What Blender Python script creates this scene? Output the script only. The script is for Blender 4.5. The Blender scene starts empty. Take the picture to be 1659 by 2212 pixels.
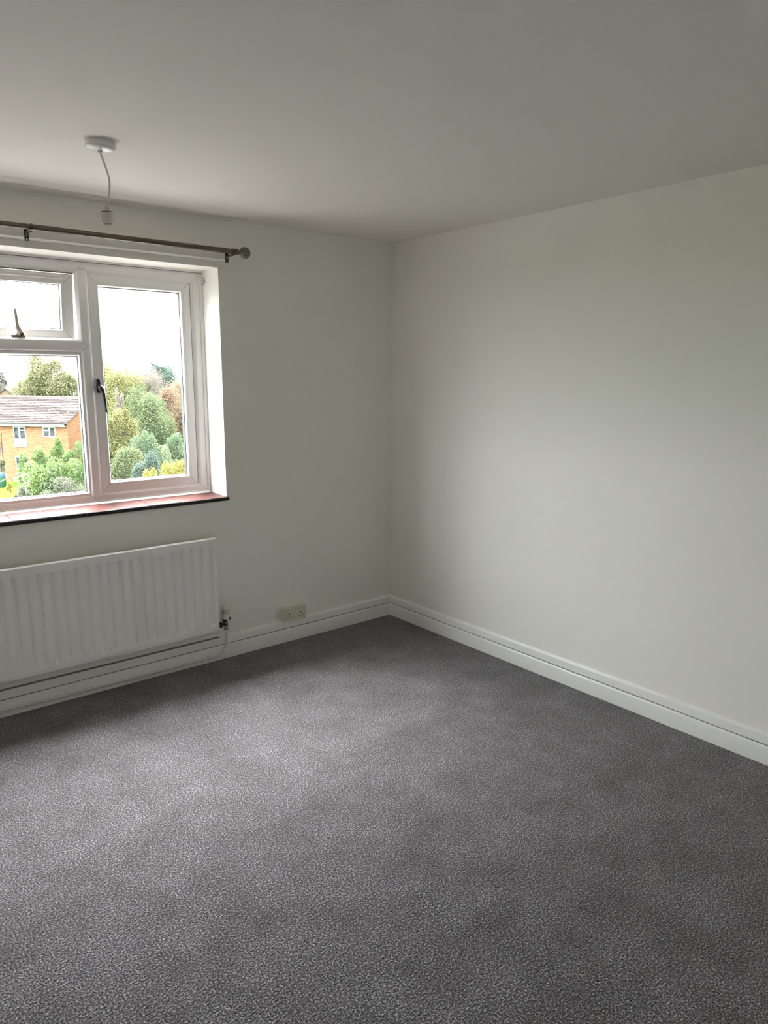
import bpy, math, random
import numpy as np
from mathutils import Vector, Matrix

# ---------------------------------------------------------------- camera
H = 2.35
CAM = np.array([-2.94899, -3.53367, 1.56521]); YAW, PITCH, ROLL, FPX = 0.686314, 0.188266, 0.0033468, 1551.485
IW, IH = 1659, 2212
def cam_axes():
    cy, sy, cp, sp = math.cos(YAW), math.sin(YAW), math.cos(PITCH), math.sin(PITCH)
    f = np.array([sy*cp, cy*cp, -sp]); r = np.array([cy, -sy, 0.0]); u = np.cross(r, f)
    c, s = math.cos(ROLL), math.sin(ROLL)
    return c*r + s*u, -s*r + c*u, f
AR, AU, AF = cam_axes()
def ray(px, py): return AF + (px-IW/2)/FPX*AR - (py-IH/2)/FPX*AU
sc = bpy.context.scene
col = sc.collection
cd = bpy.data.cameras.new('camera'); cam = bpy.data.objects.new('camera', cd); col.objects.link(cam)
cd.sensor_fit = 'HORIZONTAL'; cd.sensor_width = 36.0; cd.lens = 36.0*FPX/IW; cd.clip_start = 0.02; cd.clip_end = 600
M = Matrix.Identity(4)
for i in range(3):
    M[i][0], M[i][1], M[i][2], M[i][3] = AR[i], AU[i], -AF[i], CAM[i]
cam.matrix_world = M
sc.camera = cam

# ---------------------------------------------------------------- sky and exposure
SKY = 41.0     # zenith brightness of a standard overcast sky
wd = bpy.data.worlds.new('overcast_sky'); sc.world = wd; wd.use_nodes = True
nt = wd.node_tree; nt.nodes.clear()
wo = nt.nodes.new('ShaderNodeOutputWorld'); bg = nt.nodes.new('ShaderNodeBackground')
tc = nt.nodes.new('ShaderNodeTexCoord'); mp = nt.nodes.new('ShaderNodeMapping'); mp.inputs['Scale'].default_value = (1, 1, 5)
nz = nt.nodes.new('ShaderNodeTexNoise'); nz.inputs['Scale'].default_value = 2.2; nz.inputs['Detail'].default_value = 5
rp = nt.nodes.new('ShaderNodeValToRGB')
rp.color_ramp.elements[0].position = .35; rp.color_ramp.elements[0].color = (.90, .945, .99, 1)
rp.color_ramp.elements[1].position = .7; rp.color_ramp.elements[1].color = (.985, .99, .99, 1)
nt.links.new(tc.outputs['Generated'], mp.inputs[0]); nt.links.new(mp.outputs[0], nz.inputs['Vector'])
nt.links.new(nz.outputs['Fac'], rp.inputs[0]); sx = nt.nodes.new('ShaderNodeSeparateXYZ'); m1 = nt.nodes.new('ShaderNodeMath'); m1.operation = 'MAXIMUM'; m1.inputs[1].default_value = 0
m2 = nt.nodes.new('ShaderNodeMath'); m2.operation = 'MULTIPLY_ADD'; m2.inputs[1].default_value = 2/3*SKY; m2.inputs[2].default_value = SKY/3   # CIE overcast: L = Lz (1 + 2 sin h) / 3
nt.links.new(tc.outputs['Generated'], sx.inputs[0]); nt.links.new(sx.outputs[2], m1.inputs[0]); nt.links.new(m1.outputs[0], m2.inputs[0]); nt.links.new(m2.outputs[0], bg.inputs[1])
nt.links.new(rp.outputs[0], bg.inputs[0]); nt.links.new(bg.outputs[0], wo.inputs[0])
# the sun behind the cloud, a wide soft glow high in front of the window
sl = bpy.data.lights.new('veiled_sun', 'SUN'); sl.energy = 20.0; sl.angle = math.radians(34); sl.color = (1.0, .985, .96)
sun = bpy.data.objects.new('veiled_sun', sl); col.objects.link(sun)
SUN_EL, SUN_AZ = math.radians(52), math.radians(-18)          # azimuth from straight out of the window, negative to the left
sun.matrix_world = Vector((math.sin(SUN_AZ)*math.cos(SUN_EL), math.cos(SUN_AZ)*math.cos(SUN_EL), math.sin(SUN_EL))).to_track_quat('Z', 'Y').to_matrix().to_4x4()
sc.view_settings.view_transform = 'Standard'; sc.view_settings.look = 'None'
sc.view_settings.exposure = 0.06; sc.view_settings.gamma = 1.0; sc.view_settings.use_curve_mapping = False
sc.cycles.use_denoising = True
sc.cycles.max_bounces = 16; sc.cycles.diffuse_bounces = 10; sc.cycles.transparent_max_bounces = 16
sc.cycles.sample_clamp_indirect = 10.0; sc.cycles.caustics_reflective = False; sc.cycles.caustics_refractive = False

# ---------------------------------------------------------------- materials
def mat(name, c, rough=.6, metal=0.0, noise=None, bump=None, spec=.5, coords='Object'):
    """noise=(scale, colour2, low, high)   bump=(scale, strength, distance)"""
    m = bpy.data.materials.new(name); m.use_nodes = True; n = m.node_tree; b = n.nodes['Principled BSDF']
    b.inputs['Base Color'].default_value = (*c, 1); b.inputs['Roughness'].default_value = rough; b.inputs['Metallic'].default_value = metal
    b.inputs['Specular IOR Level'].default_value = spec
    t = n.nodes.new('ShaderNodeTexCoord')
    if noise:
        q = n.nodes.new('ShaderNodeTexNoise'); q.inputs['Scale'].default_value = noise[0]; q.inputs['Detail'].default_value = 6
        r = n.nodes.new('ShaderNodeValToRGB'); e = r.color_ramp.elements
        e[0].position = noise[2]; e[0].color = (*c, 1); e[1].position = noise[3]; e[1].color = (*noise[1], 1)
        n.links.new(t.outputs[coords], q.inputs['Vector']); n.links.new(q.outputs['Fac'], r.inputs[0]); n.links.new(r.outputs[0], b.inputs['Base Color'])
    if bump:
        q = n.nodes.new('ShaderNodeTexNoise'); q.inputs['Scale'].default_value = bump[0]; q.inputs['Detail'].default_value = 4
        k = n.nodes.new('ShaderNodeBump'); k.inputs['Strength'].default_value = bump[1]; k.inputs['Distance'].default_value = bump[2]
        n.links.new(t.outputs[coords], q.inputs['Vector']); n.links.new(q.outputs['Fac'], k.inputs['Height']); n.links.new(k.outputs[0], b.inputs['Normal'])
    return m
MT = {}
MT['wall'] = mat('matt_wall_paint', (.86, .845, .795), .75, noise=(1.3, (.88, .868, .82), .3, .7), bump=(260, .12, .002), spec=.25)
MT['ceiling'] = mat('ceiling_paint', (.84, .82, .785), .85, noise=(1.0, (.86, .84, .805), .3, .7), bump=(220, .12, .002), spec=.2)
MT['gloss'] = mat('white_gloss_woodwork', (.86, .86, .85), .35, noise=(3, (.88, .88, .87), .3, .7), bump=(40, .05, .002))
MT['upvc'] = mat('white_upvc', (.86, .85, .84), .32, noise=(6, (.88, .87, .86), .3, .7))
MT['joint'] = mat('grey_joint_line', (.22, .21, .20), .8)
MT['gap'] = mat('dark_gap_shade', (.07, .065, .06), .9)  # shade between the skirting boards, put into a dark colour
MT['gasket'] = mat('black_rubber_gasket', (.012, .013, .016), .5)
MT['radiator'] = mat('white_radiator_enamel', (.86, .855, .845), .38)
MT['pipe'] = mat('cream_painted_pipe', (.74, .72, .66), .4)
MT['socket'] = mat('yellowed_ivory_plastic', (.62, .60, .47), .4, noise=(9, (.66, .645, .53), .3, .7))
MT['switch'] = mat('ivory_rocker', (.72, .71, .64), .35)
MT['black'] = mat('black_plastic', (.012, .012, .012), .4)
MT['hole'] = mat('dark_hole', (.006, .006, .006), .9)
MT['bronze'] = mat('dark_bronze_handle', (.05, .048, .045), .33, .6, noise=(60, (.075, .07, .066), .3, .7))
MT['worn'] = mat('worn_cream_handle', (.62, .53, .38), .4, noise=(25, (.50, .47, .43), .35, .65))
MT['worn_grey'] = mat('worn_grey_metal', (.26, .235, .22), .4, .4, noise=(60, (.36, .33, .31), .3, .7))
MT['pewter'] = mat('antique_brass_pole', (.115, .092, .070), .36, .65, noise=(50, (.15, .12, .09), .3, .7))
MT['finial'] = mat('crackled_finial', (.115, .115, .085), .5, .2, noise=(220, (.20, .20, .15), .4, .62), bump=(260, .6, .003))
MT['chrome'] = mat('chrome', (.45, .44, .42), .2, 1.0)
MT['valve_dark'] = mat('dark_valve_plastic', (.02, .019, .018), .35)
MT['cream'] = mat('cream_thermostat_plastic', (.74, .69, .58), .4)
MT['white_plastic'] = mat('white_pendant_plastic', (.74, .725, .71), .3)
MT['holder'] = mat('aged_white_lampholder', (.54, .50, .45), .4)
MT['cord'] = mat('white_flex', (.72, .71, .69), .45)

def carpet():
    m = bpy.data.materials.new('charcoal_twist_carpet'); m.use_nodes = True; n = m.node_tree; b = n.nodes['Principled BSDF']
    L = n.links.new; N = n.nodes.new
    t = N('ShaderNodeTexCoord')
    v = N('ShaderNodeTexNoise'); v.inputs['Scale'].default_value = 190; v.inputs['Detail'].default_value = 3; v.inputs['Roughness'].default_value = .7
    r = N('ShaderNodeValToRGB'); e = r.color_ramp.elements
    e[0].position = .37; e[0].color = (.016, .015, .016, 1); e[1].position = .68; e[1].color = (.60, .585, .61, 1)
    e2 = r.color_ramp.elements.new(.52); e2.color = (.106, .100, .104, 1)
    L(t.outputs['Object'], v.inputs['Vector']); L(v.outputs['Fac'], r.inputs[0])
    g = N('ShaderNodeTexNoise'); g.inputs['Scale'].default_value = 5.5; g.inputs['Detail'].default_value = 7; g.inputs['Roughness'].default_value = .62
    gr = N('ShaderNodeValToRGB'); gr.color_ramp.elements[0].position = .3; gr.color_ramp.elements[0].color = (.66, .64, .645, 1)
    gr.color_ramp.elements[1].position = .72; gr.color_ramp.elements[1].color = (1.26, 1.26, 1.285, 1)
    L(t.outputs['Object'], g.inputs['Vector']); L(g.outputs['Fac'], gr.inputs[0])
    mx = N('ShaderNodeMix'); mx.data_type = 'RGBA'; mx.blend_type = 'MULTIPLY'; mx.inputs[0].default_value = 1
    L(r.outputs[0], mx.inputs[6]); L(gr.outputs[0], mx.inputs[7]); L(mx.outputs[2], b.inputs['Base Color'])
    b.inputs['Roughness'].default_value = .8; b.inputs['Specular IOR Level'].default_value = .12
    b.inputs['Sheen Weight'].default_value = .25; b.inputs['Sheen Roughness'].default_value = .5
    v2 = N('ShaderNodeTexNoise'); v2.inputs['Scale'].default_value = 150; v2.inputs['Detail'].default_value = 3
    k = N('ShaderNodeBump'); k.inputs['Strength'].default_value = .9; k.inputs['Distance'].default_value = .010
    L(t.outputs['Object'], v2.inputs['Vector']); L(v2.outputs['Fac'], k.inputs['Height']); L(k.outputs[0], b.inputs['Normal'])
    return m
MT['carpet'] = carpet()

def glass():
    m = bpy.data.materials.new('clear_window_glass'); m.use_nodes = True; n = m.node_tree; n.nodes.clear()
    o = n.nodes.new('ShaderNodeOutputMaterial'); a = n.nodes.new('ShaderNodeBsdfTransparent'); g = n.nodes.new('ShaderNodeBsdfGlossy')
    x = n.nodes.new('ShaderNodeMixShader'); x.inputs[0].default_value = .055
    a.inputs[0].default_value = (.965, .975, .97, 1); g.inputs['Roughness'].default_value = .01
    n.links.new(a.outputs[0], x.inputs[1]); n.links.new(g.outputs[0], x.inputs[2]); n.links.new(x.outputs[0], o.inputs[0])
    return m
MT['glass'] = glass()
def smear():
    m = bpy.data.materials.new('chalky_smear'); m.use_nodes = True; n = m.node_tree; n.nodes.clear()
    o = n.nodes.new('ShaderNodeOutputMaterial'); a = n.nodes.new('ShaderNodeBsdfTransparent'); g = n.nodes.new('ShaderNodeBsdfTranslucent')
    q = n.nodes.new('ShaderNodeTexNoise'); q.inputs['Scale'].default_value = 160; t = n.nodes.new('ShaderNodeTexCoord')
    r = n.nodes.new('ShaderNodeMapRange'); r.inputs['From Min'].default_value = .35; r.inputs['From Max'].default_value = .65
    r.inputs['To Min'].default_value = .02; r.inputs['To Max'].default_value = .075
    x = n.nodes.new('ShaderNodeMixShader'); g.inputs[0].default_value = (.80, .81, .76, 1)
    n.links.new(t.outputs['Object'], q.inputs['Vector']); n.links.new(q.outputs['Fac'], r.inputs[0]); n.links.new(r.outputs[0], x.inputs[0])
    n.links.new(a.outputs[0], x.inputs[1]); n.links.new(g.outputs[0], x.inputs[2]); n.links.new(x.outputs[0], o.inputs[0])
    return m
MT['smear'] = smear()
def tile_mat():
    m = mat('glazed_red_quarry_tile', (.068, .0225, .0185), .40, noise=(14, (.098, .040, .034), .3, .7), bump=(30, .08, .003), spec=.18)
    return m
MT['tile'] = tile_mat()
MT['tile_edge'] = mat('dark_tile_edge', (.012, .010, .010), .6)
MT['grout'] = mat('pale_grout', (.34, .28, .24), .9)

LEAF = .41      # leaves reflect little light
def leafmat(name, cols, trans=.35):
    m = bpy.data.materials.new(name); m.use_nodes = True; n = m.node_tree; n.nodes.clear()
    o = n.nodes.new('ShaderNodeOutputMaterial'); g = n.nodes.new('ShaderNodeNewGeometry'); r = n.nodes.new('ShaderNodeValToRGB')
    e = r.color_ramp.elements
    while len(e) < len(cols): e.new(.5)
    cols = [tuple(LEAF*(.74*q+.26*k*(.3*c[0]+.6*c[1]+.1*c[2])) for q, k in zip(c, (1.05, 1.04, .82))) for c in cols]
    for i, c in enumerate(cols): e[i].position = i/(len(cols)-1); e[i].color = (*c, 1)
    t = n.nodes.new('ShaderNodeTexCoord'); q = n.nodes.new('ShaderNodeTexNoise'); q.inputs['Scale'].default_value = .55; q.inputs['Detail'].default_value = 3
    mm = n.nodes.new('ShaderNodeMapRange'); mm.inputs['From Min'].default_value = .3; mm.inputs['From Max'].default_value = .7; mm.inputs['To Min'].default_value = -.35; mm.inputs['To Max'].default_value = .35
    ad = n.nodes.new('ShaderNodeMath'); ad.operation = 'MULTIPLY_ADD'; ad.inputs[1].default_value = .65
    a2 = n.nodes.new('ShaderNodeMath'); a2.operation = 'ADD'; a2.inputs[1].default_value = .175
    d = n.nodes.new('ShaderNodeBsdfDiffuse'); tr = n.nodes.new('ShaderNodeBsdfTranslucent'); x = n.nodes.new('ShaderNodeMixShader'); x.inputs[0].default_value = trans
    L = n.links.new
    L(t.outputs['Object'], q.inputs['Vector']); L(q.outputs['Fac'], mm.inputs[0]); L(g.outputs['Random Per Island'], ad.inputs[0]); L(mm.outputs[0], ad.inputs[2])
    L(ad.outputs[0], a2.inputs[0]); L(a2.outputs[0], r.inputs[0]); L(r.outputs[0], d.inputs[0]); L(r.outputs[0], tr.inputs[0])
    L(d.outputs[0], x.inputs[1]); L(tr.outputs[0], x.inputs[2]); L(x.outputs[0], o.inputs[0])
    return m

# ---------------------------------------------------------------- mesh helpers
class MB:
    def __init__(s): s.v = []; s.f = []
    def add(s, v, f):
        o = len(s.v); s.v += [tuple(map(float, q)) for q in v]; s.f += [tuple(i+o for i in q) for q in f]; return s
    def box(s, x0, x1, y0, y1, z0, z1):
        return s.add([(x0,y0,z0),(x1,y0,z0),(x1,y1,z0),(x0,y1,z0),(x0,y0,z1),(x1,y0,z1),(x1,y1,z1),(x0,y1,z1)],
                     [(0,3,2,1),(4,5,6,7),(0,1,5,4),(1,2,6,5),(2,3,7,6),(3,0,4,7)])
    def extr_x(s, prof, x0, x1, x0b=None):   # prof: (y,z) polygon
        n = len(prof)
        v = [(x0, a, b) for a, b in prof] + [(x1, a, b) for a, b in prof]
        return s.add(v, [tuple(range(n))[::-1], tuple(range(n, 2*n))] + [(i, (i+1) % n, n+(i+1) % n, n+i) for i in range(n)])
    def extr_y(s, prof, y0, y1):   # prof: (x,z) polygon
        n = len(prof)
        v = [(a, y0, b) for a, b in prof] + [(a, y1, b) for a, b in prof]
        return s.add(v, [tuple(range(n)), tuple(range(n, 2*n))[::-1]] + [(n+i, n+(i+1) % n, (i+1) % n, i) for i in range(n)])
    def lathe(s, prof, c, axis='z', n=24, cap=True):   # prof (r, h)
        v = []
        for r, h in prof:
            for k in range(n):
                a = 2*math.pi*k/n; p, q = r*math.cos(a), r*math.sin(a)
                v.append({'z': (c[0]+p, c[1]+q, c[2]+h), 'x': (c[0]+h, c[1]+p, c[2]+q), 'y': (c[0]+q, c[1]+h, c[2]+p)}[axis])
        f = [(i*n+k, i*n+(k+1) % n, (i+1)*n+(k+1) % n, (i+1)*n+k) for i in range(len(prof)-1) for k in range(n)]
        if cap: f += [tuple(range(n))[::-1], tuple(range((len(prof)-1)*n, len(prof)*n))]
        return s.add(v, f)
    def tube(s, pts, r, n=12, flat=None):
        P = [Vector(p) for p in pts]; v = []; up = Vector((0.123, 0.31, .94)).normalized()
        rr = r if isinstance(r, (list, tuple)) else [r]*len(P)
        for i, p in enumerate(P):
            t = (P[min(i+1, len(P)-1)] - P[max(i-1, 0)]).normalized()
            a = t.cross(up).normalized(); b = a.cross(t).normalized(); up = b
            for k in range(n):
                w = 2*math.pi*k/n; v.append(p + float(rr[i])*(math.cos(w)*a + math.sin(w)*b))
        f = [(i*n+k, i*n+(k+1) % n, (i+1)*n+(k+1) % n, (i+1)*n+k) for i in range(len(P)-1) for k in range(n)]
        f += [tuple(range(n))[::-1], tuple(range((len(P)-1)*n, len(P)*n))]
        return s.add(v, f)
    def ring(s, rect, prof, open_loop=False):
        """rect=(x0,x1,z0,z1); prof=[(inset, y)...]: mitred frame swept round the rectangle; closed profile"""
        x0, x1, z0, z1 = rect; n = len(prof); v = []
        for i, y in prof: v += [(x0+i, y, z0+i), (x1-i, y, z0+i), (x1-i, y, z1-i), (x0+i, y, z1-i)]
        f = []
        for j in range(n if not open_loop else n-1):
            k = (j+1) % n
            for c in range(4):
                d = (c+1) % 4; f.append((4*j+c, 4*j+d, 4*k+d, 4*k+c))
        return s.add(v, f)
    def build(s, name, m, parent=None, smooth=35, bevel=None, loc=None):
        me = bpy.data.meshes.new(name); me.from_pydata(s.v, [], s.f); me.validate()
        import bmesh
        bm = bmesh.new(); bm.from_mesh(me); bmesh.ops.recalc_face_normals(bm, faces=bm.faces); bm.to_mesh(me); bm.free()
        if smooth:
            me.polygons.foreach_set('use_smooth', [True]*len(me.polygons)); me.set_sharp_from_angle(angle=math.radians(smooth))
        me.materials.append(MT[m] if isinstance(m, str) else m)
        o = bpy.data.objects.new(name, me); col.objects.link(o)
        if parent is not None: o.parent = parent
        if bevel:
            b = o.modifiers.new('bevel', 'BEVEL'); b.width = bevel; b.segments = 2; b.limit_method = 'ANGLE'; b.angle_limit = math.radians(40)
        return o
def tag(o, label, cat, group=None):
    o['label'] = label; o['category'] = cat
    if group: o['group'] = group
    return o
def struct(o, label=None):
    o['kind'] = 'structure'
    if label: o['label'] = label
    return o
def empty(name): o = bpy.data.objects.new(name, None); o.empty_display_size = .05; col.objects.link(o); return o
def smoothpts(pts, n=6):
    P = [Vector(p) for p in pts]; out = []
    for i in range(len(P)-1):
        a, b, c, d = P[max(i-1, 0)], P[i], P[i+1], P[min(i+2, len(P)-1)]
        for k in range(n):
            t = k/n; out.append(.5*((2*b)+(c-a)*t+(2*a-5*b+4*c-d)*t*t+(3*b-a-3*c+d)*t**3))
    return out + [P[-1]]

# ---------------------------------------------------------------- room shell
RX, RY = -4.2, -4.5            # far left wall and wall behind the camera
XR, XL, ZB, ZT = -1.165, -3.035, .893, 2.1055     # window opening in the wall
struct(MB().box(RX, 0, RY, 0, -.12, 0).build('floor', 'carpet', smooth=0), 'charcoal grey twist pile fitted carpet')
struct(MB().box(RX-.12, .12, RY-.12, .30, H, H+.12).build('ceiling', 'ceiling', smooth=0), 'matt off-white plaster ceiling')
wb = MB()
wb.box(XR, .12, 0, .30, -.12, H); wb.box(RX-.12, XL, 0, .30, -.12, H); wb.box(XL, XR, 0, .30, -.12, ZB); wb.box(XL, XR, 0, .30, ZT, H)
struct(wb.build('wall_back', 'wall', smooth=0), 'off-white painted wall with the window opening')
struct(MB().box(0, .12, RY-.12, 0, -.12, H).build('wall_right', 'wall', smooth=0), 'plain off-white painted side wall')
struct(MB().box(RX-.12, RX, RY-.12, 0, -.12, H).build('wall_left', 'wall', smooth=0))
struct(MB().box(RX, 0, RY-.12, RY, -.12, H).build('wall_front', 'wall', smooth=0))

# skirting: a lower board with an older board showing above it, dark gap between
LB, UB = .079, .124
def skirting(name, along, a0, a1, wallpos, sgn):
    root = struct(empty(name), 'white gloss skirting in two tiers with a dark gap between')
    def run(prof):
        b = MB()
        pr = [(wallpos+sgn*t, z) for t, z in prof]
        if along == 'x': b.extr_x(pr, a0, a1)
        else: b.extr_y(pr, a0, a1)
        return b
    run([(0, .0), (.025, .0), (.025, LB-.010), (.0235, LB-.004), (.019, LB), (0, LB)]).build('lower_board', 'gloss', root)
    run([(0, LB+.0035), (.016, LB+.0035), (.016, UB-.006), (.0145, UB-.002), (.012, UB), (0, UB)]).build('upper_board', 'gloss', root)
    run([(0, UB), (.010, UB), (.0075, UB+.004), (0, UB+.006)]).build('caulk_bead', 'gloss', root)
    run([(0, LB-.001), (.0145, LB-.001), (.0145, LB+.0042), (0, LB+.0042)]).build('gap', 'gap', root)  # near-flush filler strip, dark to paint the shade of the gap
    return root
skirting('baseboard_back', 'x', RX, 0, 0, -1)
MB().box(-2.96, -1.245, -.0135, .001, UB-.0005, UB+.0050).build('gap_shade_strip', 'joint', bpy.data.objects['baseboard_back'], smooth=0)  # solid strip painting the shaded gap on the skirting behind the radiator
skirting('baseboard_right', 'y', RY, -.0, 0, -1)
skirting('baseboard_left', 'y', RY, 0, RX, 1)
skirting('baseboard_front', 'x', RX, 0, RY, 1)

# slightly dropped plaster edge where ceiling meets the window wall
cv = MB()
xs = np.linspace(-.25, RX, 24)
V = []; F = []
for x in xs:
    w = min(1.0, (-.25-x)/1.9)
    d, h = .002+.070*w, .001+.014*w
    V += [(x, -d, H+.002), (x, -d, H-.0005), (x, -d+.006*w, H-h*.6), (x, .0, H-h*.75), (x, .0, H+.002)]
for i in range(len(xs)-1):
    for k in range(5): F.append((i*5+k, i*5+(k+1) % 5, (i+1)*5+(k+1) % 5, (i+1)*5+k))
F += [(0, 1, 2, 3, 4), tuple((len(xs)-1)*5+k for k in (4, 3, 2, 1, 0))]
struct(cv.add(V, F).build('trim_1', 'ceiling', smooth=60), 'rounded plaster edge along the ceiling above the window')

# painted timber batten that carries the curtain pole
struct(MB().extr_x([(0, 2.138), (-.014, 2.138), (-.022, 2.146), (-.022, 2.204), (-.017, 2.2095), (0, 2.2095)], -3.11, -1.094).build('trim_2', 'wall', smooth=0),
       'painted timber batten above the window')

# ---------------------------------------------------------------- window
win = struct(empty('window_1'), 'white plastic window with a side casement and a small open fanlight')
YF, YS, YG = .190, .203, .222          # frame face, sash face, glass
def mirror(x): return -4.2 - x         # the window is symmetrical about x = -2.1
# cover trims against the reveal
t = MB(); t.ring((XL, XR, ZB+.018, ZT), [(0, .184), (.006, .183), (.019, .185), (.019, .20), (0, .20)]); t.build('cover_trim', 'upvc', win)
t = MB(); t.box(XL, XR, .176, .186, 2.0965, ZT); t.build('head_strip', 'upvc', win)
t = MB(); t.box(XL+.004, XR-.004, .1795, .1845, 2.0935, 2.0966); t.build('head_gap', 'joint', win)
t = MB(); t.extr_x([(.186, .905), (.172, .909), (.170, .916), (.176, .922), (.186, .924)], XL, XR-.012); t.build('sill_bead', 'upvc', win)
FX0, FX1, FZ0, FZ1 = mirror(-1.183), -1.183, .921, 2.088
MUL = (-1.811, -1.7700); MUL2 = (mirror(-1.7700), mirror(-1.811)); TRN = (1.676, 1.7255)
ins = .034
# outer frame: faces with a bevel towards each light
t = MB(); t.ring((FX0, FX1, FZ0, FZ1), [(0, YF), (ins-.006, YF), (ins+.0, YF+.002), (ins+.011, YS+.002), (ins+.011, .26), (0, .26)])
t.build('outer_frame', 'upvc', win)
def bar_v(x0, x1, z0, z1, name):
    b = MB(); e = .011
    pr = [(x0-e, YS+.002), (x0, YF+.002), (x0+.005, YF), (x1-.005, YF), (x1, YF+.002), (x1+e, YS+.002), (x1+e, .26), (x0-e, .26)]
    n = len(pr)
    v = [(a, y, z0) for a, y in pr] + [(a, y, z1) for a, y in pr]
    b.add(v, [tuple(range(n)), tuple(range(n, 2*n))[::-1]] + [(n+i, n+(i+1) % n, (i+1) % n, i) for i in range(n)])
    return b.build(name, 'upvc', win)
bar_v(*MUL, FZ0+ins-.008, FZ1-ins+.008, 'mullion'); bar_v(*MUL2, FZ0+ins-.008, FZ1-ins+.008, 'mullion')
e = .010
MB().extr_x([(YS+.002, TRN[0]-e), (YF+.002, TRN[0]), (YF, TRN[0]+.005), (YF, TRN[1]-.005), (YF+.002, TRN[1]), (YS+.002, TRN[1]+e), (.26, TRN[1]+e), (.26, TRN[0]-e)], MUL2[1]-.004, MUL[0]+.004).build('transom', 'upvc', win)

def bead_and_glass(parent, rect, yface, w=.022, hw=None):
    """glazing bead, gasket and pane within rect (inside edge of the sash or frame face)"""
    b = MB(); b.ring(rect, [(0, yface+.0015), (.004, yface), (.012, yface+.002), (w-.004, yface+.013), (w-.004, yface+.03), (0, yface+.03)]); b.build('glazing_bead', 'upvc', parent)
    g = MB(); g.ring(rect, [(w-.005, yface+.0125), (w-.0012, yface+.0145), (w-.0012, yface+.042), (w-.005, yface+.042)]); g.build('gasket', 'gasket', parent)
    x0, x1, z0, z1 = rect
    k = MB(); k.add([(x0+.01, yface+.018, z0+.01), (x1-.01, yface+.018, z0+.01), (x1-.01, yface+.018, z1-.01), (x0+.01, yface+.018, z1-.01)], [(0, 1, 2, 3)])
    p = k.build('glass_pane', 'glass', parent, smooth=0)
    return p
def mitres(parent, rect, wdt, y, d=.0009):
    x0, x1, z0, z1 = rect; b = MB()
    for (cx, cz, sx, sz) in ((x0, z0, 1, 1), (x1, z0, -1, 1), (x1, z1, -1, -1), (x0, z1, 1, -1)):
        ax, az = cx+sx*.001, cz+sz*.001; bx, bz = cx+sx*wdt, cz+sz*wdt
        n = (-sz*d*.5, sx*d*.5)
        b.add([(ax-n[0], y-.0002, az-n[1]), (bx-n[0], y-.0002, bz-n[1]), (bx+n[0], y-.0002, bz+n[1]), (ax+n[0], y-.0002, az+n[1])], [(0, 1, 2, 3)])
    b.build('mitre_joint', 'joint', parent, smooth=0)
def sash(rect, width, label):
    x0, x1, z0, z1 = rect
    b = MB(); b.ring(rect, [(0, YS+.001), (.001, YS), (width, YS), (width, YS+.05), (0, YS+.05)])
    o = b.build('opening_sash', 'upvc', win); o['label'] = label
    mitres(o, rect, width, YS)
    bead_and_glass(o, (x0+width, x1-width, z0+width, z1-width), YS)
    return o
SR = (-1.7600, -1.2335, .9655, 2.0440)            # right casement
sash((SR[0], SR[1], SR[2], SR[3]), .036, 'side-hung casement sash, closed')
sash((mirror(SR[1]), mirror(SR[0]), SR[2], SR[3]), .036, 'side-hung casement sash, closed')
dark = MB(); dark.ring((SR[0]-.004, SR[1]+.004, SR[2]-.004, SR[3]+.004), [(0, YS+.004), (.006, YS+.004), (.006, YS+.006), (0, YS+.006)]); dark.build('seal_and_gap_shade', 'gasket', win)
dark = MB(); dark.ring((mirror(SR[1])-.004, mirror(SR[0])+.004, SR[2]-.004, SR[3]+.004), [(0, YS+.004), (.006, YS+.004), (.006, YS+.006), (0, YS+.006)]); dark.build('seal_and_gap_shade', 'gasket', win)
# fixed light, lower middle
fl = (MUL2[1]+.002, MUL[0]-.002, FZ0+ins+.010-.006, TRN[0]-.006)
fixed = bead_and_glass(win, fl, YF+.006, .022)
mitres(win, (FX0, FX1, FZ0, FZ1), ins, YF)
# joints where mullion and transom run into the frame
j = MB()
def line(ax, az, bx, bz, y=YF, d=.0010):
    dx, dz = bx-ax, bz-az; l = math.hypot(dx, dz); n = (-dz/l*d*.5, dx/l*d*.5)
    j.add([(ax-n[0], y-.0003, az-n[1]), (bx-n[0], y-.0003, bz-n[1]), (bx+n[0], y-.0003, bz+n[1]), (ax+n[0], y-.0003, az+n[1])], [(0, 1, 2, 3)])
for m0, m1 in (MUL, MUL2):
    c = (m0+m1)/2; k = (m1-m0)/2
    line(m0, FZ1-ins+.003, c, FZ1-ins+.003+k); line(m1, FZ1-ins+.003, c, FZ1-ins+.003+k)
    line(m0, FZ0+ins-.003, c, FZ0+ins-.003-k); line(m1, FZ0+ins-.003, c, FZ0+ins-.003-k)
tc_ = (TRN[0]+TRN[1])/2; k = (TRN[1]-TRN[0])/2
line(MUL[0], TRN[1], MUL[0]+k, tc_); line(MUL[0], TRN[0], MUL[0]+k, tc_); line(MUL[0]+k, tc_, MUL[1], tc_)
line(MUL2[1], TRN[1], MUL2[1]-k, tc_); line(MUL2[1], TRN[0], MUL2[1]-k, tc_)
j.build('bar_joint', 'joint', win, smooth=0)
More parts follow.
